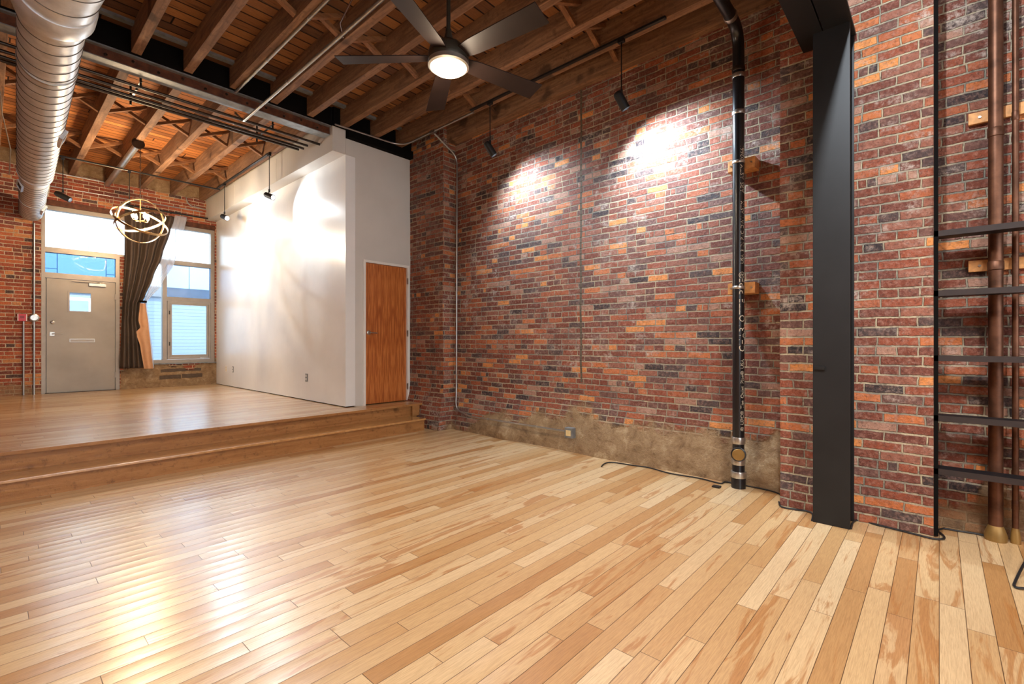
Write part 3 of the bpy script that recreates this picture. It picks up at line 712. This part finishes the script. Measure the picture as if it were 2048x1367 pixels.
spot((1.53, 9.64, 3.93), 3.42, (2.2, 9.3, 2.8), 'black pendant spotlight partly behind the ring chandelier', 60, R_(130), 1.)

# ------------------------------------------------------------------ ceiling fan
fcx, fcy, fz = 2.07, 2.44, 3.09
fan = empty('ceiling_fan', (fcx, fcy, fz), 'five blade bronze ceiling fan with a glowing round lamp', 'fan')
obj('downrod', T([(fcx, fcy, fz+.12), (fcx, fcy, 4.19)], .014, 12), M['motor'], fan, 40)
obj('canopy', Lz([(.07, 0), (.065, -.03), (.03, -.06)], (fcx, fcy, 4.2), seg=24), M['motor'], fan, 40)
obj('coupling', Lz([(.045, .07), (.040, .10), (.022, .16), (.02, .19)], (fcx, fcy, fz), seg=24), M['motor'], fan, 40)
obj('motor_housing', Lz([(.05, .085), (.10, .075), (.128, .045), (.135, .01), (.135, -.025), (.13, -.04)], (fcx, fcy, fz), seg=40), M['motor'], fan, 40)
obj('lamp_ring', Lz([(.136, -.032), (.136, -.06), (.122, -.068), (.118, -.05)], (fcx, fcy, fz), seg=40), M['handle'], fan, 40)
obj('lamp_diffuser', Lz([(.118, -.05), (.116, -.068), (.10, -.084), (.06, -.096), (.01, -.10)], (fcx, fcy, fz), seg=40), M['lamp_warm'], fan, 60, label='glowing frosted lamp')
for a in (130.3, 58.1, -12.5, -84., -157.):
    a = R_(a); u = Vector((math.cos(a), math.sin(a), 0)); w = Vector((-math.sin(a), math.cos(a), 0)); pit = R_(-13)
    wt = w*math.cos(pit)+Vector((0, 0, 1))*math.sin(pit)
    bm = bmesh.new(); sec = []
    for r, h0, h1 in ((.13, -.05, .05), (.22, -.062, .062), (.45, -.070, .070), (.70, -.078, .077), (.742, -.080, .078)):
        sec.append([bm.verts.new(Vector((fcx, fcy, fz))+u*r+wt*h+Vector((0, 0, 1))*t) for h, t in ((h0, .003), (h1, .003), (h1, -.003), (h0, -.003))])
    for p, q in zip(sec, sec[1:]):
        for k in range(4): bm.faces.new((p[k], p[(k+1) % 4], q[(k+1) % 4], q[k]))
    bm.faces.new(sec[0]); bm.faces.new(sec[-1])
    obj('blade', bm, M['bronze'], fan)

# ------------------------------------------------------------------ ring chandelier
cx, cy, cz = 1.515, 8.74, 2.97
ch = empty('chandelier', (cx, cy, cz), 'round chandelier of crossing metal rings with glowing candle bulbs', 'chandelier')
obj('canopy', Lz([(.028, 0), (.026, -.03), (.012, -.05)], (cx, cy, 4.28), seg=20), M['ringmetal'], ch, 40)
bm = bmesh.new(); zz = 4.23; k = 0
while zz > 3.30:
    d = Vector((1, 0, 0)) if k % 2 else Vector((0, 1, 0))
    pts = [Vector((cx, cy, zz-.02))+d*math.cos(t)*.008+Vector((0, 0, 1))*math.sin(t)*.021 for t in [2*PI*i/10 for i in range(11)]]
    tube(bm, pts, .0028, 5); zz -= .034; k += 1
obj('chain', bm, M['motor'], ch)
view = Vector((cx, cy, cz-H)).normalized(); rt = view.cross(Vector((0, 0, 1))).normalized(); upv = rt.cross(view)
def ring(nrm, R, lab=None, w=.016):
    nrm = nrm.normalized()
    return obj('ring', Lz([(R-.003, -w), (R, -w), (R, w), (R-.003, w), (R-.003, -w)], (cx, cy, cz), nrm, 64, False), M['ringmetal'], ch, 40)
ring(-view*.89+rt*.46, .318); ring(-view*.86-rt*.50+upv*.05, .310)
def tilt(deg, op):   # near-horizontal hoop: roll about the view axis and how far it opens to the camera
    return (upv*math.cos(R_(deg))+rt*math.sin(R_(deg)))*math.cos(R_(op)) - view*math.sin(R_(op))
ring(tilt(19, 22), .350); ring(tilt(-21, -24), .322)
obj('stem', T([(cx, cy, cz+.32), (cx, cy, cz-.02)], .006, 8), M['ringmetal'], ch)
for a in (20, 110, 200, 290):
    d = Vector((math.cos(R_(a)), math.sin(R_(a)), 0)); c = Vector((cx, cy, cz))
    arm = obj('arm', T(bend([c, c+d*.10, c+d*.10+Vector((0, 0, .03))], .02), .005, 8), M['ringmetal'], ch)
    obj('bulb', Lz([(.010, 0), (.018, .02), (.020, .035), (.012, .07), (.003, .09)], c+d*.10+Vector((0, 0, .03)), seg=14), M['bulb'], arm, 60)
    l = bpy.data.lights.new('bulb_glow', 'POINT'); l.energy = 26; l.color = (1, .74, .46); l.shadow_soft_size = .03
    lo = bpy.data.objects.new('bulb_glow', l); C.objects.link(lo); lo.location = c+d*.155+Vector((0, 0, .075))

# ------------------------------------------------------------------ street window, steel door
yf = YF+.02
def fr(bm, x0, x1, z0, z1, t, y0, y1, tb=None, tt=None):
    tb = t if tb is None else tb; tt = t if tt is None else tt
    box(bm, x0, x0+t, y0, y1, z0, z1); box(bm, x1-t, x1, y0, y1, z0, z1)
    box(bm, x0+t, x1-t, y0, y1, z0, z0+tb); box(bm, x0+t, x1-t, y0, y1, z1-tt, z1)
win = obj('window_1', B((.602, .648, yf, yf+.12, P, 3.468), (.648, 3.123, yf, yf+.12, 3.40, 3.468), (3.058, 3.123, yf, yf+.12, .787, 3.40),
     (.648, 3.058, yf, yf+.12, 2.69, 2.775), (1.556, 1.611, yf, yf+.12, P, 2.69), (1.702, 1.74, yf, yf+.12, .787, 2.69),
     (1.74, 3.058, yf, yf+.12, .787, .85), (2.252, 2.318, yf, yf+.12, .85, 2.69), (2.318, 3.058, yf, yf+.12, 1.985, 2.062),
     (.648, 1.556, yf, yf+.12, 2.262, 2.352), (1.70, 1.75, yf, yf+.12, 2.775, 3.40)), M['alu'], None, kind='structure')
def pane(x0, x1, z0, z1, m, y=yf+.06): obj('pane', B((x0, x1, y, y+.006, z0, z1)), M[m], win)
pane(.648, 1.70, 2.775, 3.40, 'glass'); pane(1.75, 3.058, 2.775, 3.40, 'glass')
pane(.648, 1.556, 2.352, 2.69, 'glass_blue'); pane(1.74, 2.252, .85, 2.69, 'glass'); pane(2.318, 3.058, 2.062, 2.69, 'glass_mid')
bm = bmesh.new(); fr(bm, 2.325, 3.05, .855, 1.98, .035, yf-.012, yf+.05); cs = obj('casement', bm, M['alu'], win)
bm = bmesh.new(); fr(bm, 2.366, 3.012, .892, 1.945, .03, yf-.004, yf+.04, .05); obj('sash', bm, M['alu'], cs)
obj('pane', B((2.396, 2.982, yf+.02, yf+.026, .94, 1.915)), M['glass'], cs)
for z in (1.72, 1.12): obj('latch', B((2.345, 2.363, yf-.03, yf-.012, z, z+.07), bev=.003), M['motor'], cs)
obj('crank', B((2.86, 2.93, yf-.035, yf-.012, .862, .885), (2.90, 2.99, yf-.045, yf-.035, .872, .884)), M['handle'], cs)
obj('sill', B((1.70, 3.14, YF-.03, yf+.12, .765, .787)), M['greysteel'], win)

dr = obj('door_1', B((.650, .668, yf+.045, yf+.065, P, 2.26), (1.538, 1.556, yf+.045, yf+.065, P, 2.26), (.65, 1.556, yf+.045, yf+.065, P, P+.012), (.668, 1.538, yf+.02, yf+.065, P+.012, 1.70+.02), (.668, .945, yf+.02, yf+.065, 1.72, 2.04), (1.222, 1.538, yf+.02, yf+.065, 1.72, 2.04), (.668, 1.538, yf+.02, yf+.065, 2.04, 2.258)), M['steeldoor'], None, kind='structure')
bm = bmesh.new(); fr(bm, .925, 1.242, 1.70, 2.06, .022, yf+.008, yf+.02); obj('lite_frame', bm, M['alu'], dr)
obj('lite_pane', B((.945, 1.222, yf+.04, yf+.046, 1.72, 2.04)), M['glass'], dr)
obj('deadbolt', Lz([(.030, 0), (.030, .014), (.02, .02)], (.738, yf+.02, 1.52), (0, -1, 0), 18), M['handle'], dr, 40)
lv = obj('lever_plate', B((.70, .765, yf+.01, yf+.02, 1.29, 1.36), bev=.004), M['handle'], dr)
obj('lever', T(bend([(.735, yf+.01, 1.325), (.735, yf-.035, 1.325), (.855, yf-.035, 1.325)], .015), .009, 10), M['handle'], lv, 40)
ms = obj('mail_slot', B((.945, 1.272, yf+.008, yf+.02, 1.185, 1.245), bev=.003), M['handle'], dr)
obj('flap', B((.955, 1.262, yf+.003, yf+.008, 1.195, 1.235)), M['alu'], ms)
cl = obj('closer', B((1.19, 1.42, yf-.03, yf+.02, 2.165, 2.215), bev=.005), M['handle'], dr)
obj('closer_arm', B((.98, 1.33, yf-.02, yf-.01, 2.225, 2.24), (1.30, 1.33, yf-.02, yf-.01, 2.2, 2.24)), M['alu'], cl)
obj('hinge', B((1.538, 1.556, yf+.005, yf+.02, 1.95, 2.05), (1.538, 1.556, yf+.005, yf+.02, .55, .65)), M['alu'], dr)

# closet door
cf_ = struct('trim_9', B((3.400, 3.438, 5.765, 5.90, P, 2.305), (4.112, 4.150, 5.765, 5.90, P, 2.305), (3.438, 4.112, 5.765, 5.90, 2.272, 2.305)), M['trimwhite'])
cd = obj('door_2', B((3.441, 4.109, 5.795, 5.835, P+.012, 2.268)), M['veneer'], None, kind='structure')
obj('rosette', Lz([(.030, 0), (.030, .010), (.02, .014)], (3.497, 5.795, 1.318), (0, -1, 0), 20), M['handle'], cd, 40)
obj('lever_handle', T(bend([(3.497, 5.79, 1.318), (3.497, 5.745, 1.318), (3.60, 5.745, 1.312)], .012), .009, 10), M['handle'], cd, 40)
for z in (2.03, 1.27, .50): obj('hinge', B((4.103, 4.122, 5.757, 5.768, z, z+.09)), M['handle'], cd)
# outlets on the white partition
for i, (y, m) in enumerate(((10.39, 'trimwhite'), (10.02, 'greysteel'), (6.91, 'greysteel'))):
    e = empty('wall_outlet', (3.145, y, .62), ('pale blank outlet plate on the white wall nearest the window', 'grey outlet on the white wall, second from the window', 'grey outlet on the white wall nearest the closet corner')[i], 'outlet', 'outlets on the white wall')
    obj('plate', B((3.144, 3.150, y-.035, y+.035, .61, .725), bev=.002), M[m], e)
    obj('receptacle', B((3.140, 3.144, y-.016, y+.016, .625, .66), (3.140, 3.144, y-.016, y+.016, .675, .71)), M['trimwhite' if i else 'cream'], e)

# ------------------------------------------------------------------ curtain
F = 947.3; YAW = R_(47.95); fx_, fy_ = math.sin(YAW), math.cos(YAW)
def onY(px_, py_, Y):
    l = (px_-1024)/F; v = -(py_-683.5)/F
    a, b = fx_+l*fy_, fy_-l*fx_; t = Y/b; return a*t, H+v*t
def cloth(name, left, right, Y, waves, amp, m, parent, nz=60, nx=90, ph=0., lab=None):
    Lp = [onY(*p, Y) for p in left]; Rp = [onY(*p, Y) for p in right]
    def at(P_, z):
        P_ = sorted(P_, key=lambda q: q[1])
        if z <= P_[0][1]: return P_[0][0]
        for a, b in zip(P_, P_[1:]):
            if z <= b[1]:
                t = (z-a[1])/(b[1]-a[1]+1e-9); t = t*t*(3-2*t)*.5+t*.5; return a[0]+(b[0]-a[0])*t
        return P_[-1][0]
    z0 = (Lp[-1][1]+Rp[-1][1])/2; z1 = (Lp[0][1]+Rp[0][1])/2
    bm = bmesh.new(); g = []
    for j in range(nz+1):
        z = z1+(z0-z1)*j/nz; xl, xr = at(Lp, z), at(Rp, z); row = []
        for i in range(nx+1):
            s = i/nx; s2 = s + .012*math.sin(7*s+ph)*math.sin(3*z)
            k = min(1., (xr-xl)/.5)
            y = Y + amp*(.35+.65*k)*math.sin(2*PI*waves*s+ph+.5*math.sin(2.1*z)) + amp*.4*math.sin(2*PI*waves*.47*s+1.3+ph)
            row.append(bm.verts.new((xl+(xr-xl)*s2, y, z)))
        g.append(row)
    for a, b in zip(g, g[1:]):
        for i in range(nx): bm.faces.new((a[i], a[i+1], b[i+1], b[i]))
    for v in list(bm.verts): pass
    o = obj(name, bm, m, parent, 80, label=lab)
    md = o.modifiers.new('thickness', 'SOLIDIFY'); md.thickness = .002
    return o
yc = YF-.12
cu = empty('curtain', (1.95, yc, P+.4), 'taupe curtain tied back over the street window with a white sheer', 'curtain')
cloth('drape', [(250, 424), (249, 520), (245, 600), (242, 680), (239, 735)], [(352, 428), (342, 462), (325, 510), (306, 555), (289, 596), (281, 607), (279, 640), (284, 670), (293, 737)], yc, 5.2, .05, M['curtain'], cu)
cloth('lining', [(280, 606), (277, 640), (281, 654), (272, 664), (281, 695), (288, 737)], [(291, 606), (297, 650), (302, 700), (306, 737)], yc-.05, 1.6, .016, M['lining'], cu, lab='tan lining turned outwards below the tie')
cloth('sheer_panel', [(350, 430), (340, 470), (322, 520), (302, 565), (288, 604), (290, 640), (296, 690), (301, 737)], [(374, 434), (364, 480), (349, 525), (325, 565), (293, 606), (300, 660), (305, 700), (308, 735)], yc-.015, 4., .012, M['sheer'], cu, lab='white sheer panel')
tx, tz = onY(286, 603, yc)
obj('tieback', Lz([(.05, -.018), (.055, -.01), (.055, .01), (.05, .018)], (tx, yc-.01, tz), seg=20), M['void'], cu, 40)
rd = empty('curtain_rod', (2.5, YF-.08, 3.6), 'dark curtain rod fixed above the street window', 'curtain rod')
obj('rod', T([(1.62, YF-.10, 3.665), (3.12, YF-.10, 3.665)], .014, 12), M['black'], rd, 40)
obj('finial', Lz([(.014, 0), (.022, .01), (.022, .04), (.01, .05)], (3.09, YF-.10, 3.665), (1, 0, 0), 14), M['black'], rd, 40)
obj('bracket', B((2.36, 2.38, YF-.10, YF, 3.655, 3.675), (2.30, 2.56, YF-.012, YF, 3.67, 3.70)), M['black'], rd)

# ------------------------------------------------------------------ cables on the floor
def onZ(px_, py_, z=.008):
    l = (px_-1024)/F; v = -(py_-683.5)/F; t = (z-H)/v; return ((fx_+l*fy_)*t, (fy_-l*fx_)*t, z)
def smoothp(pts, k=4):
    pts = [Vector(p) for p in pts]; out = []
    for i in range(len(pts)-1):
        p0, p1, p2, p3 = pts[max(i-1, 0)], pts[i], pts[i+1], pts[min(i+2, len(pts)-1)]
        for j in range(k):
            t = j/k; out.append(.5*((2*p1)+(p2-p0)*t+(2*p0-5*p1+4*p2-p3)*t*t+(3*p1-p0-3*p2+p3)*t**3))
    out.append(pts[-1]); return out
tagp(obj('cable', T(smoothp([onZ(*p) for p in ((1203, 932), (1210, 926), (1225, 924), (1260, 929), (1300, 935), (1340, 946), (1400, 956), (1440, 966))]+[(4.186, 1.34, .008), (4.188, 1.2, .008), (4.186, 1.06, .008), (4.16, .96, .008), (4.10, .89, .008)]), .006, 8), M['rubber'], None, 40),
     'thin black cable lying along the foot of the brick wall', 'cable')
tagp(obj('cable_clip', B((3.98, 4.03, 1.325, 1.385, 0, .012)), M['rubber']), 'small black plug on the floor left of the drain pipe', 'plug')
tagp(obj('cable', T(smoothp([onZ(*p) for p in ((1558, 1003), (1560, 1010), (1567, 1014), (1590, 1018), (1612, 1021), (1625, 1027), (1624, 1040))]), .006, 8), M['rubber'], None, 40),
     'black cable curling round the pilaster left of the black column', 'cable')
tagp(obj('cable', T(smoothp([onZ(*p) for p in ((1702, 1056), (1706, 1044), (1718, 1040), (1760, 1050), (1820, 1065), (1865, 1076), (1885, 1077), (1888, 1072), (1876, 1061))]), .006, 8), M['rubber'], None, 40),
     'black cable along the pilaster foot right of the black column', 'cable')
tagp(obj('cable', T(smoothp([onZ(*p) for p in ((1876, 1059), (1888, 1056), (1910, 1060), (1950, 1066), (1968, 1070))]), .006, 8), M['rubber'], None, 40), 'black cable in the niche behind the copper pipe', 'cable')
q0 = Vector(onZ(2029, 1166)); 
tagp(obj('cable', T(smoothp([Vector(onZ(2058, 1128))+Vector((0, 0, .05)), Vector(onZ(2040, 1150))+Vector((0, 0, .02)), q0, Vector(onZ(2029, 1171)), Vector(onZ(2036, 1175)), Vector(onZ(2060, 1176))]), .006, 8), M['rubber'], None, 40),
     'short looped black cable on the floor at the right edge', 'cable')

# ------------------------------------------------------------------ the street outside
bd = empty('building', (3, 17.5, 0), 'white clapboard building with flat panels across the street', 'building')
obj('clapboard_wall', B((-12, 22, 17.5, 18, -.4, 2.55)), M['siding'], bd)
obj('ledge', B((-12, 22, 17.40, 18, 2.55, 2.85)), M['band'], bd)
obj('panel_wall', B((-12, 22, 17.5, 18, 2.85, 5.4)), M['panels'], bd)
wf = obj('window_frame', B((1.35, 1.95, 17.44, 17.5, 1.0, 2.4)), M['trimwhite'], bd)
obj('window_pane', B((1.42, 1.88, 17.42, 17.44, 1.08, 2.32)), plain('dark_glass', (90, 110, 130), .1), wf)
struct('floor', B((-14, 24, YF+.3, 18, -.45, -.02)), M['asphalt'])

# ------------------------------------------------------------------ lights
def light(kind, name, loc, energy, col, size=.1, rot=None, **k):
    l = bpy.data.lights.new(name, kind); l.energy = energy; l.color = col
    if kind == 'AREA': l.size = size
    elif kind != 'SUN': l.shadow_soft_size = size
    for a, b in k.items(): setattr(l, a, b)
    o = bpy.data.objects.new(name, l); C.objects.link(o); o.location = loc
    if rot is not None: o.rotation_euler = Vector(rot).to_track_quat('-Z', 'Y').to_euler()
    return o
sun = light('SUN', 'sun', (0, 0, 20), 4.0, (1, .97, .92), rot=(.25, .62, -.75)); sun.data.angle = R_(1)
light('POINT', 'fan_lamp', (fcx, fcy, fz-.19), 16, (1, .80, .58), .10)
light('SPOT', 'fan_downlight', (fcx, fcy, fz-.12), 60, (1, .82, .62), .10, rot=(0, 0, -1), spot_size=R_(165), spot_blend=.5)
light('SPOT', 'niche_spot', (1.8, .31, 3.72), 170, (.84, .92, 1.), .03, rot=(2.2, -.25, -1.5), spot_size=R_(85), spot_blend=.5)
# unseen fill spots, added overhead to brighten the room
for lx, ly, e in ((.9, -1.6, 310), (-2.0, 1.6, 160), (1.2, .2, 80)):
    light('SPOT', 'added_fill', (lx, ly, 3.8), e, (1, .96, .91), .25, rot=(0, 0, -1), spot_size=R_(150), spot_blend=.6)

w = bpy.data.worlds.new('daylight'); bpy.context.scene.world = w; w.use_nodes = True
bg = w.node_tree.nodes['Background']; bg.inputs[0].default_value = (.84, .92, 1.0, 1); bg.inputs[1].default_value = 4.5

# ------------------------------------------------------------------ camera
cam = bpy.data.cameras.new('camera'); co_ = bpy.data.objects.new('camera', cam); C.objects.link(co_)
cam.sensor_width = 36; cam.lens = F/2048*36; cam.clip_start = .05; cam.clip_end = 200
co_.location = (0, 0, H); co_.rotation_euler = (PI/2, 0, -YAW)
sc = bpy.context.scene; sc.camera = co_
sc.view_settings.view_transform = 'Standard'; sc.view_settings.look = 'None'
sc.view_settings.exposure = 0.75; sc.view_settings.gamma = 1.0; sc.view_settings.use_curve_mapping = False
